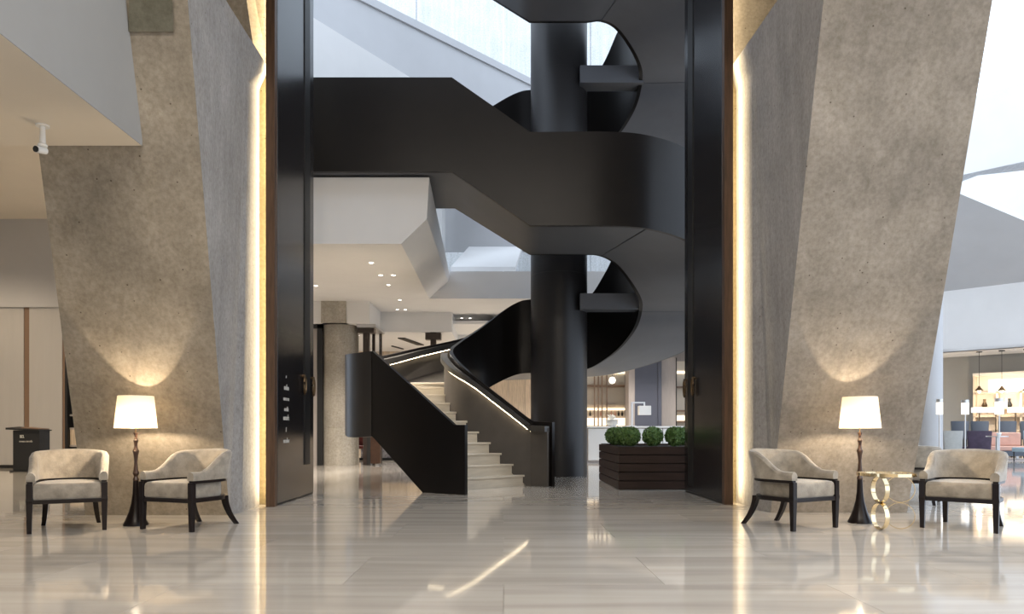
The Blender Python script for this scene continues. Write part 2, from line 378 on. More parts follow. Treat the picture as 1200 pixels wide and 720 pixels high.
# ---- atrium: slab edge over the lower hall, beams and wells
ZC = 4.56
Y1, Y2 = 14.0, 19.7
Y1 = 12.12
ra = [(-5.4, Z_(286, Y1)), (X_(470, Y1), Z_(286, Y1)), (X_(500, Y1), Z_(257, Y1)), (X_(503, Y1), 5.2), (-5.4, 5.2)]
rb = [(-5.4, ZC), (X_(503, Y2), ZC), (X_(525, Y2), Z_(330, Y2)), (X_(527, Y2), 5.2), (-5.4, 5.2)]
mb = MB(); mb.hexa([(x, Y1, z) for x, z in ra], [(x, Y2, z) for x, z in rb])
tag(mb.build('ceiling_slab_atrium', 'white'), 'white gallery slab with chamfered edge behind the bridge', 'ceiling', kind='structure')
mb = MB(); mb.box(-9, X_(503, Y2) + 7.4, Y2, Y2 + .5, ZC, 5.3)       # cross beam
mb.box(-9, 12, Y2 + .5, 24.6, ZC, 4.9)
mb.box(-9, 12, 24.6, 46, ZC - .55 * 0, 4.9)
tag(mb.build('ceiling_hall', 'white'), 'white ceiling of the hall behind the staircase', 'ceiling', kind='structure')
# inclined panel and walls of the light well behind the bridge
Yq = 22.2
mb = MB(); a, b = P(550, 293, Yq), P(612, 293, Yq); c, d = P(604, 318, Y2 + .3), P(528, 318, Y2 + .3)
off = Vector((0, .08, .14))
mb.hexa([a, b, c, d], [a + off, b + off, c + off, d + off])
tag(mb.build('wall_well_slope', 'white'), 'white inclined panel in the light well behind the bridge', 'wall', kind='structure')
tag(B(X_(505, Yq), X_(760, Yq), Yq, Yq + .2, Z_(294, Yq), 8.2).build('wall_well_back', 'grey'), 'grey back wall of the light well', 'wall', kind='structure')
tag(B(X_(510, 20.6), X_(518, 20.6), 20.6, 21.8, 4.9, 8.0).build('wall_well_fin', 'white'), 'narrow white fin beside the light well', 'wall', kind='structure')
# bright concrete wall high at the back and angled plaster walls under it
Yb_ = 25.0
bw = thing('wall_back', 'bright daylit concrete wall high behind the staircase', 'wall', (0, Yb_, 4.9), kind='structure')
for i in range(7):
    x0 = -9 + i * 3.0
    B(x0 + .01, x0 + 2.99, Yb_, Yb_ + .2, 4.9, 17).build('wall_panel', 'conc_white', bw, world=True)
def slantwall(name, label, p0, p1, zt, thick, m, z0=5.5, lip=0, lipm='grey'):
    p0, p1 = Vector(p0), Vector(p1); d = (p1 - p0).normalized(); n = Vector((-d.y, d.x))
    q0, q1 = p0 + n * thick, p1 + n * thick
    o = MB().prism([tuple(p0), tuple(p1), tuple(q1), tuple(q0)], z0, zt).build(name, m)
    tag(o, label, 'wall', kind='structure')
    if lip:
        r0, r1 = p0 - n * .06, p1 - n * .06
        l = MB().prism([tuple(r0), tuple(r1), tuple(q1), tuple(q0)], zt, zt + lip).build('coping', lipm, o)
    return o
slantwall('wall_atrium_angled', 'lavender grey plaster wall running diagonally under the bright concrete', (-8.2, 13.0), (2.8, 24.0), 11.45, .3, 'grey', 8.0, lip=.2)
slantwall('wall_atrium_gallery', 'pale plaster gallery wall above the bridge', (-6.0, 12.5), (-2.1, 18.38), 9.77, .2, 'white', 7.6)
# left side wall of the atrium behind the door
tag(B(-9.2, -9, 20.5, 30, 0, 12).build('wall_atrium_left', 'white'), 'white side wall of the atrium behind the left door', 'wall', kind='structure')
tag(B(7.2, 7.4, 13, 25, 4.9, 12).build('wall_atrium_right', 'white'), 'white side wall of the atrium behind the right door', 'wall', kind='structure')

# ---- bulkhead and shop front under the hall ceiling
zb = 3.96
mb = MB()
mb.box(-9, X_(433, 20.1), 20.1, 21.9, zb, ZC)
mb.box(X_(433, 20.1), X_(516, 21.9), 21.9, 22.3, zb, ZC)
mb.box(X_(516, 21.9), X_(516, 21.9) + .35, 20.6 + 1.3, 25.2, zb - .0, ZC)
mb.box(X_(516, 21.9) + .35, 12, 24.8, 25.2, zb, ZC)
tag(mb.build('wall_bulkhead', 'white'), 'stepped white bulkhead over the shop front', 'wall', kind='structure')
mb = MB(); mb.box(-9, 12, 22.3, 46, zb + .3, zb + .4)
tag(mb.build('ceiling_shop', 'white'), 'warm lit shop ceiling behind the bulkhead', 'ceiling', kind='structure')
for (px, py) in ((482, 400), (466, 407)):
    Yk = (zb + .3 - EYE) * F / (HY - py); xk = X_(px, Yk); hl = 1.0 if px == 482 else .5
    o = MB().hexa([(xk - .35 * hl, Yk - hl, zb + .26), (xk - .1, Yk - hl, zb + .26), (xk + .35 * hl, Yk + hl, zb + .26), (xk + .1, Yk + hl, zb + .26)],
                  [(xk - .35 * hl, Yk - hl, zb + .3), (xk - .1, Yk - hl, zb + .3), (xk + .35 * hl, Yk + hl, zb + .3), (xk + .1, Yk + hl, zb + .3)]).build('ceiling_grille', 'black')
    tag(o, '%s dark slot air grille in the shop ceiling' % ('longer' if px == 482 else 'shorter'), 'grille', 'ceiling grilles')
# rear wall of the hall clad with pale oak boards
wb = thing('wall_back_hall', 'pale wood board wall at the back of the hall', 'wall', (0, 30, 0), kind='structure')
x = -9.0
while x < 3.0:
    wd = random.choice((.42, .55, .7)); B(x + .006, x + wd - .006, 30, 30.05 + random.random() * .03, 0, zb + .3).build('board', 'oak', wb, world=True); x += wd
B(-9, 12, 30.1, 30.3, 0, zb + .3).build('backing', 'taupe', wb, world=True)

# shop front: steel posts, glass
def post_thing(px, Y, label, w_=.12):
    t = thing('shopfront_post', label, 'post', (X_(px, Y), Y, 0), group='shopfront posts')
    B(-w_ / 2, w_ / 2, -w_ / 2, w_ / 2, 0, zb).build('shaft', 'bronze', t)
    B(-w_ * 1.4, w_ * 1.4, -w_ * .9, w_ * .9, zb - .22, zb - .02).build('bracket', 'bronze', t, bevel=.01)
    return t
post_thing(429.5, 20.6, 'dark steel shopfront post beside the round concrete column', .17)
post_thing(508, 22.1, 'dark steel shopfront post behind the stair landing', .17)
for px, Yp in ((438, 21.0), (446, 21.7)):
    o = B(X_(px, Yp) - .04, X_(px, Yp) + .04, Yp - .04, Yp + .04, 0, zb).build('glazing_mullion', 'bronze'); tag(o, 'thin dark mullion of the shop glazing', 'mullion', 'shop mullions')
o = MB().prism([(X_(431, 20.6), 20.6), (X_(446, 21.7), 21.7), (X_(446, 21.7) + .02, 21.7), (X_(431, 20.6) + .02, 20.6)], .02, zb - .02).build('window_1', 'pane')
tag(o, 'clear shop glazing between the dark mullions', 'glass', kind='structure')
tag(B(X_(433, 20.1) - .4, X_(446, 21.7) + .1, 20.3, 21.85, zb - .09, zb - .0).build('trim_2', 'silver'), 'silver track under the bulkhead', 'trim', kind='structure')

# black door frame beyond the left door
df = thing('door_3', 'narrow black framed doorway beside the round concrete column', 'door', (X_(373, 20), 20.3, 0), kind='structure')
B(X_(371.5, 20.3), X_(378, 20.3), 20.3, 20.45, 0, zb).build('frame_post', 'black', df, world=True)
B(-9, X_(378, 20.3), 20.3, 20.45, zb - .12, zb).build('frame_head', 'black', df, world=True)
B(-9, X_(371.5, 20.3), 20.38, 20.42, 0, zb - .12).build('door_panel', 'taupe', df, world=True)

# downlights
def downlight(px, py, label, zc_=ZC, watt=0, group='hall downlights', tint=SOFT):
    Y = (zc_ - EYE) * F / (HY - py)
    if zc_ == ZC and Y < 19.7:          # on the inclined slab soffit
        k = (ZC - ra[0][1]) / (Y2 - Y1); Y = (ra[0][1] - k * Y1 - EYE) / ((HY - py) / F - k); zc_ = EYE + (HY - py) / F * Y
    x = X_(px, Y)
    t = thing('downlight', label, 'downlight', (x, Y, zc_), group=group)
    MB().lathe([(.04, -.004), (.065, -.010), (.07, -.004), (.07, 0), (.04, 0)], 16, caps=False).build('ring', 'white', t)
    MB().lathe([(.042, -.003), (.042, 0)], 16).build('lens', 'led_white', t)
    if watt: spot('downlight_beam', (x, Y, zc_ - .03), watt, tint)
for k, (px, py, wt) in enumerate(((435, 308, 420), (446, 322.7, 0), (461, 322.7, 420), (455, 334, 420), (370, 335, 420), (468.5, 351.6, 0), (465.6, 363, 0), (475, 363, 0), (541, 373, 0), (551, 373, 0))):
    downlight(px, py, 'small recessed downlight in the white hall ceiling', watt=wt)
# lights further inside
for x, y, wt in ((-5, 25, 560), (-2, 27, 560), (1, 26, 560), (4, 26, 400), (7, 26, 300), (2.5, 21.5, 500)):
    downlight(590 + x * F / y, HY - (zb + (.3 if y > 22.3 else ZC - zb) - EYE) * F / y, 'recessed downlight in the warm shop ceiling', zb + .3 if y > 22.3 else ZC, wt, 'shop downlights')
for x, y, wt in ((-8.2, 13, 650), (-11.5, 13, 650), (-13, 16, 450)):
    downlight(590 + x * F / y, HY - (6.45 - EYE) * F / y, 'recessed downlight in the ceiling beyond the left pier', 6.45, wt, 'left ceiling downlights', WARM)

# ---- right: angled plaster walls of the daylit restaurant court
def dwall(name, label, px, Y, z0, z1, m, thick=.3, len_l=4, len_r=6):
    x = X_(px, Y); d = Vector((1, -1)).normalized(); p0 = Vector((x, Y)) - d * len_l; p1 = Vector((x, Y)) + d * len_r; n = Vector((d.y, -d.x)) * -thick
    o = MB().prism([tuple(p0), tuple(p1), tuple(p1 + n), tuple(p0 + n)], z0, z1).build(name, m); return tag(o, label, 'wall', kind='structure'), p0, p1
_, a0, a1 = dwall('wall_court_upper', 'bright white upper wall of the daylit court', 1128, 23.3, 9.0, 11.6, 'white')
_, b0, b1 = dwall('wall_court_bulkhead', 'white bulkhead above the restaurant', 1105, 27.4, 3.95, 6.24, 'white')
mb = MB(); mb.hexa([(a0.x, a0.y, 9.0), (a1.x, a1.y, 9.0), (b1.x, b1.y, 6.24), (b0.x, b0.y, 6.24)], [(a0.x, a0.y, 9.2), (a1.x, a1.y, 9.2), (b1.x, b1.y, 6.44), (b0.x, b0.y, 6.44)])
tag(mb.build('ceiling_court_slope', 'grey'), 'grey sloping soffit above the restaurant bulkhead', 'ceiling', kind='structure')
mb = MB(); q = [P(1122, 226, 23.0), P(1215, 265, 20.0), P(1215, 205, 21.0), P(1126, 214, 23.4)]
mb.hexa(q, [p + Vector((.1, .25, .25)) for p in q])
tag(mb.build('trim_court_beam', 'white'), 'white slanting beam below the upper court wall', 'beam', kind='structure')
_, w0, w1 = dwall('wall_restaurant', 'grey olive back wall of the restaurant', 1105, 29.6, 0, 3.95, 'olive', len_l=5, len_r=8)
mb = MB(); mb.hexa([(b0.x, b0.y, 3.95), (b1.x + 2, b1.y - 2, 3.95), (w1.x, w1.y, 3.95), (w0.x, w0.y, 3.95)], [(b0.x, b0.y, 4.05), (b1.x + 2, b1.y - 2, 4.05), (w1.x, w1.y, 4.05), (w0.x, w0.y, 4.05)])
tag(mb.build('ceiling_restaurant', 'white'), 'strip of restaurant ceiling behind the bulkhead', 'ceiling', kind='structure')
cr = thing('round_pillar', 'pale round pillar with dark base behind the right concrete wall', 'pillar', (X_(1091, 21), 21, 0))
MB().lathe([(.3, .12), (.3, 8.5)], 28).build('shaft', 'grey', cr, smooth=True); MB().lathe([(.32, 0), (.32, .12)], 28).build('base', 'black', cr, smooth=True)

# ================================================================== STAIRCASE
col_o = thing('round_column', 'dark round steel clad column inside the stair well', 'column', (1.2, 15.72, 0), kind='structure')
for z0, z1 in ((0, 4.3), (4.302, 8.6), (8.602, 13)): MB().lathe([(.61, z0), (.61, z1)], 48).build('cladding', 'column_steel', col_o, smooth=True)

# stations: inner xy, outer xy, bottom/top of the inner and of the outer balustrade
ST = [((.84, 12.5), (-.54, 10.9), 0, 1.11, 0, 1.05), ((.52, 12.77), (-.71, 11.006), 0, 1.13, 0, 1.05), ((.43, 12.8), (-1.22, 11.325), 0, 1.19, .0, 1.50),
      ((-.6, 13.05), (-2.1, 11.875), .85, 2.00, .87, 2.26), ((-.95, 13.6), (-2.7, 12.75), 1.1, 2.33, .87, 2.30), ((-1.05, 14.2), (-2.88, 14.2), 1.3, 2.56, 1.15, 2.42),
      ((-.93, 15.2), (-2.74, 16.2), 1.55, 2.84, 1.45, 2.63), ((-.5, 16.1), (-2.1, 17.6), 1.85, 3.27, 1.8, 2.97), ((.2, 16.55), (-.9, 18.45), 2.22, 3.84, 2.2, 3.36),
      ((.7, 16.6), (.6, 18.6), 2.29, 3.97, 2.29, 3.85), ((1.525, 16.6), (1.525, 18.6), 2.34, 3.98, 2.34, 3.95)]
C0 = (1.525, 15.22)
for ph, zb_, zi in ((18, 2.38, 4.0), (35, 2.57, 4.5), (51, 2.79, 5.05), (67, 3.04, 5.25), (80, 3.24, 5.33), (92, 3.46, 5.4), (110, 3.62, 5.5), (130, 3.85, 5.6), (150, 4.18, 5.75), (165, 4.32, 5.86), (180, 4.34, 5.88)):
    s_, c_ = math.sin(R(ph)), math.cos(R(ph)); t = ph / 180; ro = 3.38 * (1 - t) + 3.22 * t
    ST.append(((C0[0] + 1.375 * s_, C0[1] + 1.375 * c_), (C0[0] + ro * s_, C0[1] + ro * c_), zb_, zi, zb_, zb_ + 1.55))
ST += [((.5, 13.845), (.44, 12.0), 4.34, 5.88, 4.34, 5.88), ((-.93, 13.845), (-.85, 12.0), 5.23, 6.77, 5.23, 6.78), ((-4.4, 13.845), (-4.4, 12.0), 5.23, 6.77, 5.23, 6.78)]
def flat(s): return [s[0][0], s[0][1], s[1][0], s[1][1], s[2], s[3], s[4], s[5]]
A = [flat(s) for s in ST]; NA = len(A)
LIN = {0, 1, 2, NA - 4, NA - 3, NA - 2}          # straight segments
def sample(A, i0, i1, sub=6):
    out = []
    for i in range(i0, i1):
        p0, p1, p2, p3 = [A[3][j] if i == 3 and j in (2, 3, 6, 7) else v for j, v in enumerate(A[max(i - 1, 0)])], A[i], A[i + 1], A[min(i + 2, len(A) - 1)]
        for k in range(sub):
            t = k / sub
            if i in LIN: out.append([a + (b - a) * t for a, b in zip(p1, p2)])
            else: out.append([.5 * (2 * b + (c - a) * t + (2 * a - 5 * b + 4 * c - d) * t * t + (3 * b - a - 3 * c + d) * t ** 3) for a, b, c, d in zip(p0, p1, p2, p3)])
    out.append(list(A[i1])); return out
def side(S, which):   # -> list of (x, y, zb, zt), normal pointing away from the flight
    r = []
    for i, s in enumerate(S):
        a, b = S[max(i - 1, 0)], S[min(i + 1, len(S) - 1)]
        k = 0 if which == 'in' else 2
        d = Vector((b[k] - a[k], b[k + 1] - a[k + 1])).normalized(); n = Vector((d.y, -d.x))
        if which == 'out': n = -n
        r.append((Vector((s[k], s[k + 1])), s[4 if k == 0 else 6], s[5 if k == 0 else 7], n))
    return r
def band(name, m, S, which, o0, o1, zb=None, zt=None, parent=None, dz=(0, 0)):
    """wall swept along one side of the flight; o0/o1 offsets away from the flight"""
    rings = []
    for p, b, t, n in side(S, which):
        a, c = p + n * o0, p + n * o1; z0 = zb(b, t) if zb else b; z1 = zt(b, t) if zt else t
        rings.append([(a.x, a.y, z0), (c.x, c.y, z0), (c.x, c.y, z1), (a.x, a.y, z1)])
    return MB().loft(rings).build(name, m, parent, smooth=True, world=True)
def plate(name, m, S, dz0, dz1, parent, inset=.0):
    rings = []
    for s in S:
        zi, zo = s[4], s[6]
        rings.append([(s[0], s[1], zi + dz0), (s[2], s[3], zo + dz0), (s[2], s[3], zo + dz1), (s[0], s[1], zi + dz1)])
    return MB().loft(rings).build(name, m, parent, smooth=True, world=True)
stair = thing('spiral_staircase', 'sculptural black steel staircase with pale stone steps winding round the column', 'staircase', (0, 11.6, 0))
def trimmed(S, g0, g1):       # shorten a run a little at its ends so panel joints show
    S = [list(x) for x in S]
    def mv(a, b, g):
        L = math.hypot(a[0] - b[0], a[1] - b[1]) + 1e-6; t = min(.5, g / L); return [u + (v - u) * t for u, v in zip(a, b)]
    if g0: S[0] = mv(S[0], S[1], g0)
    if g1: S[-1] = mv(S[-1], S[-2], g1)
    return S
i90, i160 = 16, 20
def flight(A, start, stair, NA=NA):
    runs_o = [(0, 3), (3, 6), (6, 10), (10, i90), (i90, NA - 1)]
    for a, b in runs_o:
        a = max(a, start)
        if a >= b: continue
        band('outer_balustrade', 'steel', trimmed(sample(A, a, b), .004 if a > start and a != 3 else 0, .004 if b != 3 else 0), 'out', 0, .07, parent=stair)
    for a, b in ((0, 5), (5, 10), (10, i90), (i90, i160), (i160, NA - 1)):
        a = max(a, start)
        if a >= b: continue
        band('inner_balustrade', 'steel', trimmed(sample(A, a, b), .004 if a > start else 0, .004), 'in', 0, .07, parent=stair)
    for a, b in ((3, 6), (6, 10), (10, i90), (i90, i160), (i160, NA - 1)):
        a = max(a, start)
        if a >= b: continue
        plate('soffit_panel', 'steel_bounce', trimmed(sample(A, a, b), .006, .006), 0, .04, stair)
    plate('deck', 'steel', sample(A, max(start, 5), NA - 1), .42, .46, stair)
flight(A, 0, stair)
band('underside', 'steel', sample(A, 2, 3), 'out', -.02, -.06, zt=lambda b, t: b + .25, parent=stair)
# second, lower skin of the lower balustrade with handrail and light
Lo = sample(A, 0, 5); Lw = sample(A, 5, 9)
band('inner_lining', 'lining', trimmed(Lo, .1, 0), 'in', -.10, -.05, zt=lambda b, t: t - .10, parent=stair)
band('handrail', 'rail', trimmed(Lo, .09, 0), 'in', -.17, -.04, zb=lambda b, t: t - .17, zt=lambda b, t: t - .07, parent=stair)
band('led_strip', 'led', trimmed(sample(A, 1, 5), .12, .05), 'in', -.155, -.145, zb=lambda b, t: t - .182, zt=lambda b, t: t - .172, parent=stair)
So = sample(A, 3, 9)
band('outer_lining', 'lining', So, 'out', -.03, -.002, zb=lambda b, t: b + .3, zt=lambda b, t: t - .1, parent=stair)
band('outer_handrail', 'rail', So, 'out', -.16, -.005, zb=lambda b, t: t - .20, zt=lambda b, t: t - .06, parent=stair)
band('outer_led_strip', 'led', trimmed(So, .1, .1), 'out', -.135, -.125, zb=lambda b, t: t - .212, zt=lambda b, t: t - .202, parent=stair)
# steps
NI = [(.43, 12.8), (.22, 12.83), (.0, 12.87), (-.2, 12.91), (-.4, 12.97), (-.58, 13.05), (-.75, 13.24), (-.9, 13.48), (-.99, 13.8), (-1.03, 14.15), (-1.02, 14.7), (-.93, 15.2)]
NO = [(-1.22, 11.325), (-1.40, 11.44), (-1.57, 11.545), (-1.75, 11.655), (-1.92, 11.765), (-2.1, 11.875), (-2.38, 12.2), (-2.62, 12.6), (-2.79, 13.25), (-2.88, 14.1), (-2.87, 15.1), (-2.74, 16.1)]
ZN = [.19, .38, .57, .76, .95, 1.14, 1.31, 1.48, 1.65, 1.82, 1.95, 2.03]
for k in range(len(NI) - 1):
    a, b, c, d = Vector(NI[k]), Vector(NO[k]), Vector(NO[k + 1]), Vector(NI[k + 1])
    dirf = ((a + b) - (c + d)).normalized() * .03; z = ZN[k]; ex = (d - a) * .15; ey = (c - b) * .15
    MB().prism([tuple(a + dirf), tuple(b + dirf), tuple(c + ey), tuple(d + ex)], z - .035, z).build('tread', 'step', stair, world=True, bevel=.006)
    zb0 = ZN[k - 1] - .0 if k else 0
    dn = -dirf.normalized() * .03
    MB().prism([tuple(a), tuple(b), tuple(b + dn), tuple(a + dn)], zb0, z - .035).build('riser', 'step', stair, world=True)
# tie beam from the column to the inner turn
B(1.6, 2.92, 15.1, 15.5, 3.5, 3.83).build('tie_beam', 'steel_bounce', stair, world=True)

# upper flight, rising from the gallery
OFF = 4.78; OFF2 = 4.45
A2 = []
for i, s in enumerate(A):
    if i <= i90: o_ = OFF
    elif i >= NA - 4: o_ = OFF2
    else: o_ = OFF + (OFF2 - OFF) * (i - i90) / (NA - 4 - i90)
    A2.append(s[:4] + [z + o_ for z in s[4:]])
flight(A2, 6, stair, NA - 1)
B(1.6, 2.92, 15.1, 15.5, 8.22, 8.58).build('tie_beam', 'steel_bounce', stair, world=True)

# ================================================================== FURNITURE
def make_chair(label, loc, rz):
    t = thing('armchair', label, 'armchair', loc, rz, group='lobby tub armchairs')
    # front legs: square, full height to the arm
    for s in (-1, 1):
        mb = MB(); x = s * .305
        prof = [(0, .019), (.28, .026), (.30, .029), (.33, .026), (.465, .026)]
        mb.loft([[(x - r, -.29 - r, z), (x + r, -.29 - r, z), (x + r, -.29 + r, z), (x - r, -.29 + r, z)] for z, r in prof])
        mb.build('leg', 'ebony', t, bevel=.003)
    for s in (-1, 1):      # sabre back legs
        rings = []
        for k in range(9):
            u = k / 8; z = .30 * (1 - u); y = .24 + .14 * u ** 1.8; x = s * (.215 + .03 * u ** 1.8); r = .026 - .007 * u
            rings.append([(x - r, y - r, z), (x + r, y - r, z), (x + r, y + r, z), (x - r, y + r, z)])
        MB().loft(rings).build('leg', 'ebony', t)
    # U path in plan
    def U(off, n=14):
        pts = [(-.305 - off, -.29 + .58 * 0)]
        pts = []
        hx, yf, yc, ry = .305 + off, -.30, .04, .27 + off
        for k in range(6): pts.append((-hx, yf + (yc - yf) * k / 6))
        for k in range(2 * n + 1):
            a = math.pi - math.pi * k / (2 * n); ca, sa = math.cos(a), math.sin(a)
            pts.append((hx * math.copysign(abs(ca) ** .97, ca), yc + ry * abs(sa) ** .97))
        for k in range(6): pts.append((hx, yc + (yf - yc) * (k + 1) / 6))
        return pts
    ui, uo = U(-.025), U(.02)
    MB().loft([[(a[0], a[1], .455), (b[0], b[1], .455), (b[0], b[1], .482), (a[0], a[1], .482)] for a, b in zip(ui, uo)]).build('arm_rail', 'ebony', t, smooth=True)
    # seat rail
    uo2, ui2 = U(.005), U(-.04)
    MB().loft([[(a[0], a[1], .272), (b[0], b[1], .272), (b[0], b[1], .312), (a[0], a[1], .312)] for a, b in zip(ui2, uo2)]).build('seat_rail', 'ebony', t, smooth=True)
    B(-.29, .29, -.31, -.27, .272, .312).build('front_rail', 'ebony', t, bevel=.004)
    # seat cushion
    us = U(-.03); rings = []
    for z, sc_ in ((.312, .97), (.33, 1.0), (.42, 1.0), (.445, .985), (.46, .94), (.468, .8), (.472, .4)):
        rings.append([(x * sc_, (y - .0) * sc_, z) for x, y in us])
    MB().loft(rings).build('seat_cushion', 'velvet', t, smooth=True)
    # upholstered back and arms
    n = len(us); rings = []; base = U(.0); 
    L = [0]
    for i in range(1, n): L.append(L[-1] + math.hypot(base[i][0] - base[i - 1][0], base[i][1] - base[i - 1][1]))
    for i in range(n):
        u = L[i] / L[-1]; e = min(u, 1 - u) * 2            # 0 at the arm fronts, 1 mid back
        q = max(0, min(1, (e - .14) / .46)); q = q * q * (3 - 2 * q)
        top = .565 + .168 * q + .04 * max(0, min(1, (e - .35) / .6)) ** .7; lean = .004 + .10 * max(0, (e - .4) / .6)
        a = base[max(i - 1, 0)]; b = base[min(i + 1, n - 1)]; d = Vector((b[0] - a[0], b[1] - a[1])).normalized(); nn = Vector((-d.y, d.x))
        p = Vector(base[i]); ti, to = -.045, .028; z0 = .482
        def pt(off, z): v = p + nn * (off + lean * (z - z0) / .285); return (v.x, v.y, z)
        h = top
        rings.append([pt(ti, z0), pt(ti - .004, (z0 + h) / 2), pt(ti, h - .03), pt(ti + .016, h - .008), pt((ti + to) / 2, h), pt(to - .014, h - .008), pt(to, h - .03), pt(to, (z0 + h) / 2), pt(to, z0)])
    MB().loft(rings).build('back_shell', 'velvet', t, smooth=True)
    return t
c1 = make_chair('beige velvet armchair beside the lamp, toward the host stand', (-4.26, 7.12, 0), R(28))
dup(c1, (-3.12, 7.22, 0), R(-21), 'beige velvet armchair by the left concrete wall edge, angled toward the floor lamp')
dup(c1, (2.88, 7.29, 0), R(28.6), 'beige velvet armchair by the lit edge of the right concrete wall')
dup(c1, (4.56, 7.17, 0), R(-43), 'beige velvet armchair beside the gold ring table, open court behind it')
dup(c1, (5.5, 9.75, 0), R(150), 'beige velvet armchair half hidden behind the chair at the gold table')

def make_lamp(label, loc):
    t = thing('floor_lamp', label, 'floor lamp', loc, group='lobby floor lamps')
    MB().lathe([(.118, 0), (.118, .012), (.097, .055), (.065, .14), (.043, .227), (.031, .32), (.026, .45)], 28).build('base', 'ebony', t, smooth=True)
    MB().lathe([(.026, .45), (.031, .462), (.018, .495), (.031, .525), (.022, .56), (.015, .645), (.022, .71), (.032, .752), (.02, .775), (.015, .80), (.018, .83), (.026, .86), (.014, .885), (.013, .905), (.025, .935), (.024, .94)], 20).build('stem', 'walnut', t, smooth=True)
    MB().lathe([(.006, .94), (.006, 1.0)], 8).build('rod', 'brass', t)
    MB().lathe([(.004, 1.07), (.004, 1.3)], 8).build('finial_rod', 'brass', t)
    mb = MB(); mb.lathe([(.2, .985), (.168, 1.31)], 40, caps=False); mb.build('lamp_shade', 'shade', t, smooth=True)
    mb = MB()
    for k in range(3): a = k * 2 * math.pi / 3; mb.tube([(0, 0, 1.29), (.168 * math.cos(a), .168 * math.sin(a), 1.305)], .003, 6)
    mb.build('shade_carrier', 'brass', t)
    point('bulb', (0, 0, 1.035), 36, WARM, .022, t)
    return t
make_lamp('turned wood floor lamp with lit white shade, between the two left armchairs', (-3.73, 7.36, 0))
make_lamp('turned wood floor lamp with lit white shade, beside the gold ring table', (3.71, 7.55, 0))

# side table of gold rings
st = thing('side_table', 'round glass side table on interlocking polished gold rings', 'side table', (3.72, 7.05, 0))
MB().lathe([(.255, .52), (.263, .52), (.263, .55), (.255, .55), (.255, .52)], 48, caps=False).build('rim', 'gold', st, smooth=True)
MB().lathe([(.254, .54), (.254, .548)], 48).build('table_top', 'glass', st)
def ring(cx, cy, z, r, ang, wid):
    n = 40; rings = []
    for k in range(n + 1):
        a = 2 * math.pi * k / n; u, zz = math.cos(a), math.sin(a)
        dx, dy = math.cos(ang), math.sin(ang); nx_, ny_ = -dy, dx
        q = []
        for rr, ww in ((r - .006, -wid), (r, -wid), (r, wid), (r - .006, wid)):
            q.append((cx + dx * u * rr + nx_ * ww, cy + dy * u * rr + ny_ * ww, z + zz * rr))
        rings.append(q)
    return MB().loft(rings, caps=False).build('ring', 'gold', st, smooth=True)
for z in (.131, .389): ring(-.075, -.03, z, .129, R(92), .022)
for z in (.131, .389): ring(.135, .0, z, .129, R(-26), .010)

# planter with clipped box balls
pt_ = thing('planter', 'dark wooden slatted planter box by the right door', 'planter', (1.87, 11.8, 0))
px0, px1, py0, py1, ph_ = 1.87, 3.55, 11.8, 14.2, .715
for k in range(5):
    z0 = .01 + k * .141; z1 = z0 + .129
    B(px0, px1, py0, py0 + .04, z0, z1).build('front_board', 'planter', pt_, world=True, bevel=.005)
    B(px0, px0 + .04, py0 + .042, py1, z0, z1).build('side_board', 'planter', pt_, world=True, bevel=.005)
    B(px1 - .04, px1, py0 + .042, py1, z0, z1).build('side_board', 'planter', pt_, world=True)
B(px0 + .04, px1 - .04, py1 - .04, py1, .01, ph_).build('back_board', 'planter', pt_, world=True)
B(px0 + .045, px1 - .045, py0 + .045, py1 - .045, .06, .68).build('soil', 'soil', pt_, world=True)
def box_ball(seed):
    rnd = random.Random(seed); mb = MB()
    for k in range(1100):
        v = Vector((rnd.gauss(0, 1), rnd.gauss(0, 1), rnd.gauss(0, 1))).normalized()
        p = v * (.168 * (.86 + .16 * rnd.random())); p.z *= .95
        t = v.cross(Vector((rnd.gauss(0, 1), rnd.gauss(0, 1), rnd.gauss(0, 1)))).normalized(); b = (v * .7 + v.cross(t) * rnd.uniform(-1, 1)).normalized()
        s_ = rnd.uniform(.016, .028)
        mb.add([p - t * s_ * .6, p + b * s_, p + t * s_ * .6, p - b * s_ * .8], [(0, 1, 2, 3)])
    return mb
def ball_core():
    bm = bmesh.new(); bmesh.ops.create_icosphere(bm, subdivisions=3, radius=.145); me = bpy.data.meshes.new('core'); bm.to_mesh(me); bm.free(); me.materials.append(MT['leaf']); return me
core = ball_core(); protos = [None, None]
balls = [(2.11, 12.08), (2.485, 12.08), (2.86, 12.08), (3.26, 12.08), (2.11, 12.82), (2.11, 13.4), (2.11, 13.85), (3.2, 12.7)]
SHRUB = ['clipped box shrub at the open front corner of the planter', 'clipped box shrub second along the planter front', 'clipped box shrub third along the planter front, beside the door',
         'clipped box shrub mostly hidden by the black door', 'clipped box shrub just behind the corner one along the planter side', 'clipped box shrub in the middle of the planter side row',
         'clipped box shrub at the far end of the planter side row', 'clipped box shrub behind the front row near the door']
for k, (bx_, by_) in enumerate(balls):
    lb = SHRUB[k]
    i = k % 2
    if protos[i] is None:
        t = thing('box_shrub', lb, 'shrub', (bx_, by_, .68), group='clipped box shrubs in the planter')
        f = box_ball(i + 3).build('foliage', 'leaf', t); f.location = (0, 0, .19); f['kind'] = 'stuff'
        c = bpy.data.objects.new('twigs', core); col.objects.link(c); c.parent = t; c.location = (0, 0, .18); protos[i] = t
    else: t = dup(protos[i], (bx_, by_, .68), k * 1.3, lb)
    t['group'] = 'front row box shrubs' if k < 4 else 'rear row box shrubs'

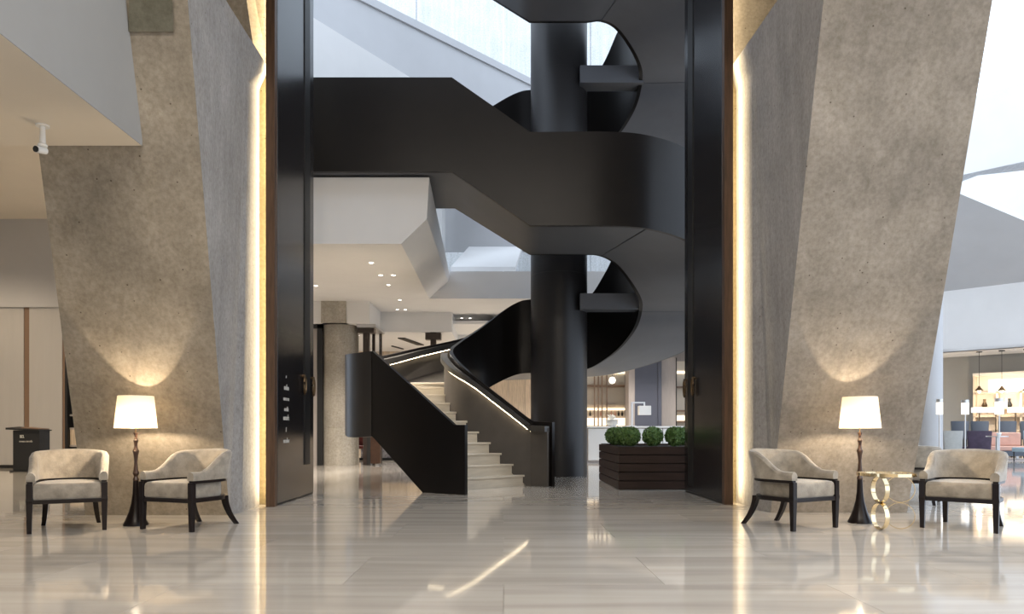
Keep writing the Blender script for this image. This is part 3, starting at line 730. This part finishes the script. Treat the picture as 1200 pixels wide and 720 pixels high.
# host stand with lettering
hs = thing('host_stand', 'black host stand with small white lettering by the pale wall panels', 'host stand', (X_(37, 17.2), 17.2, 0))
B(-.31, .31, -.2, .2, .03, .98).build('body', 'black', hs, bevel=.008)
B(-.36, .30, -.24, .22, 0, .03).build('plinth', 'black', hs)
MB().hexa([(-.44, -.26, .995), (.33, -.26, .965), (.33, .24, .965), (-.44, .24, 1.03)], [(-.44, -.26, 1.04), (.33, -.26, .99), (.33, .24, .99), (-.44, .24, 1.07)]).build('tray_top', 'black', hs)
MB().hexa([(-.12, -.2, 1.03), (.3, -.2, 1.0), (.3, .2, 1.0), (-.12, .2, 1.05)], [(-.12, -.2, 1.045), (.3, -.2, 1.02), (.3, .2, 1.02), (-.12, .2, 1.06)]).build('menu', 'brown', hs)
strokes(hs, -.14, .80, .11, .11, -.2025, 'x', 3, .035)
strokes(hs, -.155, .70, .13, .045, -.2025, 'x', 4, .03); strokes(hs, .005, .70, .15, .05, -.2025, 'x', 5, .022)

# security cameras
def cctv(label, loc, s=1.0):
    t = thing('security_camera', label, 'security camera', loc)
    MB().lathe([(.075 * s, -.012), (.075 * s, 0)], 20).build('ceiling_plate', 'ceramic', t, smooth=True)
    MB().lathe([(.05 * s, -.25 * s), (.055 * s, -.235 * s), (.035 * s, -.21 * s), (.028 * s, -.012)], 16).build('stem', 'ceramic', t, smooth=True)
    h = MB().tube([(-.02 * s, .08 * s, -.27 * s), (-.045 * s, -.05 * s, -.30 * s)], .042 * s, 14).build('housing', 'ceramic', t, smooth=True)
    MB().tube([(-.045 * s, -.05 * s, -.30 * s), (-.048 * s, -.062 * s, -.302 * s)], .036 * s, 14).build('lens', 'black', h)
    MB().tube([(.0, .03, -.2 * s), (-.07 * s, .03, -.21 * s), (-.09 * s, .03, -.25 * s), (-.06 * s, .02, -.29 * s)], .006, 6).build('cable', 'ceramic', t, smooth=True)
    return t
cctv('white ceiling mounted security camera on the left soffit', (X_(50, 6.18), 6.18, zs), .72)
yy = 24.3; cctv('small security camera on the hall ceiling above the stair', (X_(556, yy), yy, ZC), .9)

# ---- hall: round concrete column, menu stand, chairs
cc = thing('concrete_column', 'round cast concrete column left of the stair', 'column', (X_(398.5, 20.8), 20.8, 0), kind='structure')
for z0, z1 in ((0, 1.05), (1.055, 1.95), (1.955, 3.15), (3.155, zb - .004)): MB().lathe([(.53, z0), (.53, z1)], 36).build('cast_ring', 'conc_col', cc, smooth=True)
B(-.36, .33, -.75, .3, zb, ZC).build('square_head', 'conc_col', cc)
ms = thing('menu_stand', 'dark menu stand under the stair panel', 'menu stand', (X_(437, 20.4), 20.4, 0))
B(-.16, -.06, -.05, .05, 0, 1.0).build('post', 'black', ms); B(-.06, .22, -.06, .04, .05, .95).build('board', 'walnut', ms, bevel=.01)
rc = thing('red_chair', 'red leather chair behind the menu stand', 'chair', (X_(422, 23), 23.2, 0))
B(-.28, .28, -.28, .28, .4, .5).build('seat', 'red', rc, bevel=.03); B(-.28, .28, .2, .3, .5, .95).build('backrest', 'red', rc, bevel=.03)
for sx in (-.24, .24):
    for sy in (-.24, .24): B(sx - .02, sx + .02, sy - .02, sy + .02, 0, .4).build('leg', 'black', rc)
ps = thing('low_screen', 'low dark screen with white pattern behind the menu stand', 'screen', (X_(455, 24), 24, 0))
B(-.9, .9, -.03, .03, .08, .75).build('panel', 'rug', ps); B(-.95, .95, -.05, .05, 0, .08).build('foot', 'black', ps)

# ---- bar seen between column and right door
bc = thing('bar_counter', 'white bar counter beyond the planter', 'counter', (2.5, 21.8, 0))
for k in range(5): B(2.55 + k * .75, 3.28 + k * .75, 21.82, 21.88, .08, 1.04).build('front_panel', 'ceramic', bc, world=True, bevel=.008)
B(2.5, 6.3, 21.88, 22.5, 0, 1.06).build('body', 'taupe', bc, world=True); B(2.45, 6.35, 21.76, 22.55, 1.06, 1.11).build('worktop', 'ceramic', bc, world=True, bevel=.008)
YB = 29.2
bs = thing('bar_shelving', 'lit glass fronted bar shelving with dark uprights', 'shelving', (4.5, YB, 0))
B(X_(684, YB), X_(734, YB), YB + .4, YB + .45, 0, 3.7).build('back_panel', 'beige', bs, world=True)
B(X_(684, YB), X_(734, YB), YB + .33, YB + .38, 3.3, 3.4).build('light_strip', 'glow', bs, world=True)
B(X_(684, YB), X_(734, YB), YB + .33, YB + .38, 1.82, 1.9).build('light_strip', 'glow', bs, world=True)
B(X_(684, YB), X_(734, YB), YB + .33, YB + .38, 1.2, 1.5).build('light_strip', 'glow', bs, world=True)
for px in (696.5, 701, 705.5, 711): B(X_(px - .7, YB), X_(px + .7, YB), YB - .05, YB, 0, 3.7).build('upright', 'brown', bs, world=True)
for z in (2.75, 1.95, 1.5): B(X_(684, YB), X_(736, YB), YB, YB + .4, z, z + .08).build('shelf_board', 'brown' if z > 2 else 'oak', bs, world=True)
for k in range(4): B(X_(686 + 12 * k, YB), X_(696 + 12 * k, YB), YB + .02, YB + .03, 2.85, 3.6).build('glass_panel', 'pane', bs, world=True)
for k in range(10):
    xx = X_(692 + k * 4.2, YB); o = MB().lathe([(.035, 0), (.04, .02), (.04, .12), (.015, .17), (.015, .22)], 10).build('bottle', random.choice(('ceramic', 'black', 'coral', 'glass')), None, smooth=True)
    o.location = (xx, YB + .15, 1.58); tag(o, 'small bottle on the lit bar shelf', 'bottle', 'bottles on the bar shelf')
gl = thing('globe_pendant', 'small glowing globe pendant before the bar shelving', 'pendant lamp', (X_(717.5, 28), 28, Z_(446, 28)))
MB().lathe([(.01, -.14), (.1, -.1), (.14, 0), (.1, .1), (.01, .14)], 16).build('globe', 'lantern', gl, smooth=True); MB().lathe([(.01, .13), (.01, 4.26 - Z_(446, 28))], 6).build('cord', 'black', gl)
nv = thing('navy_pillar', 'square navy pillar with lit pale side beyond the planter', 'pillar', (X_(756, 28), 28, 0))
B(X_(744, 28), X_(775, 28), 28, 28.9, 0, 3.86).build('navy_face', 'navy', nv, world=True); B(X_(737, 28), X_(744, 28), 28.02, 28.9, 0, 3.84).build('pale_side', 'taupe', nv, world=True)
B(X_(771, 28), X_(775, 28), 27.96, 28, 0, 3.86).build('edge_strip', 'navy', nv, world=True)
tp = thing('wall_panel_taupe', 'tall taupe wall panel next to the navy pillar', 'wall panel', (X_(784, 28.4), 28.4, 0))
B(X_(775.5, 28.4), X_(792, 28.4), 28.4, 28.6, 0, 3.84).build('panel', 'taupe', tp, world=True)
B(X_(792, 28.4), X_(793, 28.4), 28.38, 28.6, 0, 3.84).build('edge', 'black', tp, world=True)
b2 = thing('narrow_shelving', 'narrow lit shelf bay beside the right door', 'shelving', (X_(800, 29), 29, 0))
B(X_(792, 29), X_(815, 29), 29.4, 29.45, 0, 3.8).build('back_panel', 'beige', b2, world=True)
for z in (1.3, 1.75, 2.7): B(X_(792, 29), X_(815, 29), 29.0, 29.4, z, z + .06).build('shelf_board', 'brown', b2, world=True)
B(X_(792, 29), X_(815, 29), 29.36, 29.4, 3.3, 3.4).build('light_strip', 'glow', b2, world=True)
B(X_(792, 29), X_(815, 29), 29.36, 29.4, 1.4, 1.6).build('light_strip', 'glow', b2, world=True)
rl = thing('reading_lamp', 'silver angled lamp with pale square shade on the bar counter', 'table lamp', (X_(740.5, 22.1), 22.1, 1.11))
B(-.025, .025, -.02, .02, 0, .72).build('post', 'silver', rl, bevel=.004); B(-.025, .40, -.02, .02, .70, .74).build('arm', 'silver', rl, bevel=.004)
B(.36, .40, -.02, .02, .62, .70).build('drop', 'silver', rl); B(.20, .56, -.14, .14, .34, .62).build('lamp_shade', 'ceramic', rl, bevel=.01); B(-.12, .12, -.1, .1, 0, .02).build('foot', 'silver', rl)
bo = thing('bowl_stack', 'stack of white bowls with flowers on the bar counter', 'bowl', (X_(717, 22.1), 22.1, 1.11))
for k in range(3): MB().lathe([(.1, .05 * k), (.22, .05 * k + .1), (.21, .05 * k + .1), (.09, .05 * k + .015)], 20).build('bowl', 'ceramic', bo, smooth=True)
mb = MB()
for k in range(14): a = random.random() * 6.28; r_ = random.random() * .14; mb.tube([(0, 0, .18), (r_ * math.cos(a), r_ * math.sin(a), .25 + random.random() * .12)], [.004, .025], 6)
mb.build('flowers', 'ink', bo)

# ---- restaurant on the right
def dining_chair(name, label, px, Y, wd, top, m, rz=0, seat=.45, group=None):
    t = thing(name, label, 'chair', (X_(px, Y), Y, .002), rz, group)
    h = wd / 2
    B(-h, h, -.28, .28, seat - .14, seat).build('seat', m, t, bevel=.03)
    rings = [[(x * k, y, z) for x, y in ((-h, -.33), (-h * .7, -.39), (0, -.41), (h * .7, -.39), (h, -.33), (h, -.25), (h * .7, -.30), (0, -.32), (-h * .7, -.30), (-h, -.25))] for z, k in ((seat - .1, .92), (top - .03, 1.03), (top, 1.0))]
    MB().loft(rings).build('backrest', m, t, smooth=True)
    for sx in (-h + .05, h - .05):
        for sy in (-.26, .24): MB().lathe([(.015, 0), (.02, seat - .14)], 8, sx, sy).build('leg', 'black', t)
    return t
dining_chair('dining_chair', 'pale grey upholstered chair beside the purple one', 1110, 23.5, .60, .97, 'greyfab')
dining_chair('dining_chair', 'purple velvet dining chair at the small round table', 1141, 24, .76, .97, 'purple')
dining_chair('dining_chair', 'pale blue upholstered chair beyond the coral bench', 1204, 22.5, .6, .98, 'paleblue')
for k, (px, wd, Y) in enumerate(((1119, .6, 26.3), (1142, .6, 26.3), (1174, .6, 26.3), (1198, .55, 26.3))):
    dining_chair('bar_chair', 'slate leather high bar chair ' + ('behind the pale grey chair', 'behind the purple chair', 'behind the pedestal table', 'behind the pale blue chair')[k], px, Y, wd, 1.32, 'slate', seat=.8, group='slate bar chairs')
sf = thing('bench_sofa', 'coral leather bench behind the round pedestal table', 'sofa', (X_(1177, 24.6), 24.6, .002), R(0))
B(-.72, .72, -.3, .3, .3, .46).build('seat', 'coral', sf, bevel=.04); B(-.72, .72, .2, .36, .46, .92).build('backrest', 'coral', sf, bevel=.04); B(-.7, .7, -.26, .3, .12, .3).build('base', 'slate', sf)
for sx in (-.62, .62):
    for sy in (-.22, .26): B(sx - .03, sx + .03, sy - .03, sy + .03, 0, .12).build('leg', 'silver', sf)
tb = thing('pedestal_table', 'small round pedestal table before the coral bench', 'table', (X_(1168.5, 22.5), 22.5, .002))
MB().lathe([(.3, .78), (.3, .81)], 24).build('table_top', 'silver', tb); MB().lathe([(.05, .02), (.04, .78)], 12).build('pedestal', 'silver', tb, smooth=True); MB().lathe([(.22, 0), (.22, .02)], 20).build('foot', 'silver', tb)
o = MB().lathe([(.04, 0), (.07, .07), (.06, .1), (.055, .1), (.03, .01)], 14).build('cup', 'ceramic', None, smooth=True); o.location = (X_(1168, 22.5), 22.4, .81); tag(o, 'white cup on the small pedestal table', 'cup')
ws = thing('lounge_chair', 'pale lounge chair by the round pillar', 'chair', (X_(1083, 22.5), 22.5, 0))
B(-.4, .3, -.3, .3, .25, .45).build('seat', 'ceramic', ws, bevel=.04); B(-.4, .3, .2, .32, .45, .98).build('backrest', 'greyfab', ws, bevel=.04); B(-.36, .26, -.26, .28, 0, .25).build('base', 'black', ws)
ct = thing('low_table', 'low dark table in front of the pale lounge chair', 'table', (X_(1082, 21.8) , 21.8, 0)); 
MB().lathe([(.28, .78), (.28, .8)], 20).build('table_top', 'black', ct); MB().lathe([(.03, 0), (.03, .78)], 8).build('pedestal', 'black', ct); MB().lathe([(.18, 0), (.18, .02)], 16).build('foot', 'black', ct)
o = B(X_(1095, 25), X_(1215, 25), 22.6, 27.0, 0, .002).build('patterned_rug', 'rug'); tag(o, 'black and white patterned rug under the restaurant chairs', 'rug')
def lantern(px, y0, y1, Y, wpx, lbl):
    t = thing('lantern_lamp', lbl, 'lamp', (X_(px, Y), Y, .002), group='column lantern lamps')
    z0, z1 = Z_(y1, Y), Z_(y0, Y); r = wpx / 2 * Y / F; zm = z0 + (z1 - z0) * .78
    MB().lathe([(r, z0), (r, zm)], 16).build('lamp_shade', 'lantern', t, smooth=True); MB().lathe([(r, zm), (r, z1)], 16).build('cap', 'silver', t, smooth=True)
    MB().lathe([(.02, .02), (.02, z0)], 8).build('pole', 'silver', t); MB().lathe([(.16, 0), (.16, .02)], 16).build('foot', 'silver', t)
lantern(1101, 468, 486, 19.9, 7, 'slim cylinder lantern lamp beside the round pillar')
lantern(1131, 469, 486, 22.4, 8, 'slim cylinder lantern lamp behind the purple chair')
lantern(1171, 467, 486, 23.2, 9, 'slim cylinder lantern lamp behind the pedestal table')
def twin(px, Y, lbl):
    t = thing('twin_lamp', lbl, 'lamp', (X_(px, Y), Y, .002), group='twin shade lamps')
    z0, z1 = Z_(484, Y), Z_(478, Y)
    for s in (-1, 1): B(s * .13 - .11, s * .13 + .11, -.1, .1, z0, z1).build('lamp_shade', 'lantern', t, bevel=.01)
    B(-.015, .015, -.015, .015, 0, z1).build('pole', 'brass', t); B(-.12, .12, -.12, .12, 0, .02).build('foot', 'brass', t)
twin(1147.5, 27.0, 'twin shaded lamp beside the niche edge'); twin(1167, 27.0, 'twin shaded lamp in front of the niche frame'); twin(1190, 27.0, 'twin shaded lamp in front of the lit niche shelves')
def pendant(px, Y, lbl):
    zt, zl = 3.95, Z_(458, Y)
    t = thing('pendant_lamp', lbl, 'pendant lamp', (X_(px, Y), Y, zl), group='restaurant pendants')
    MB().lathe([(.10, zt - zl - .03), (.10, zt - zl)], 16).build('canopy', 'black', t); MB().lathe([(.008, .15), (.008, zt - zl)], 6).build('cord', 'black', t)
    MB().lathe([(.15, .0), (.06, .1), (.03, .17)], 16, caps=False).build('shade', 'brass', t, smooth=True); MB().lathe([(.01, -.08), (.06, -.05), (.07, 0), (.04, .05)], 12).build('bulb', 'lantern', t, smooth=True)
    point('pendant_light', (0, 0, -.2), 40, WARM, .06, t)
pendant(1147.5, 27.2, 'pendant lamp hanging clear of the niche'); pendant(1174, 26.8, 'pendant lamp hanging before the lit niche'); pendant(1203, 26.4, 'pendant lamp hanging over the lit niche shelves')
# lit niche
d45 = -R(45)
nc = thing('display_niche', 'lit display niche with shelves in the restaurant wall', 'niche', (X_(1180, 27.6), 27.75, 0), d45)
B(-.9, 1.6, -.02, .0, 0, 3.2).build('back_panel', 'beige', nc); B(-.5, 1.6, -.06, -.02, 2.45, 2.95).build('light_panel', 'lantern', nc)
for x in (-.95, -.2, .55, 1.3): B(x, x + .07, -.35, -.02, 0, 2.5 if x > -.9 else 3.1).build('upright', 'oak', nc)
for z in (.4, .95, 1.5, 1.8, 2.4): B(-.95, 1.6, -.35, -.02, z, z + .06).build('shelf_board', 'oak', nc)
for i, x in enumerate((-.6, .1, .2, .8, .95)): MB().lathe([(.06, 1.86), (.1, 1.96), (.04, 2.1), (.05, 2.2)], 12, x, -.2).build('ornament', ('brass', 'ceramic', 'black', 'ceramic', 'brass')[i], nc, smooth=True)
B(-.95, 1.6, -.4, 0, 3.1, 3.2).build('head', 'beige', nc)
for x, y in ((18, 25.5), (19.5, 24.5)): spot('restaurant_downlight', (x, y, 3.9), 260, SOFT)
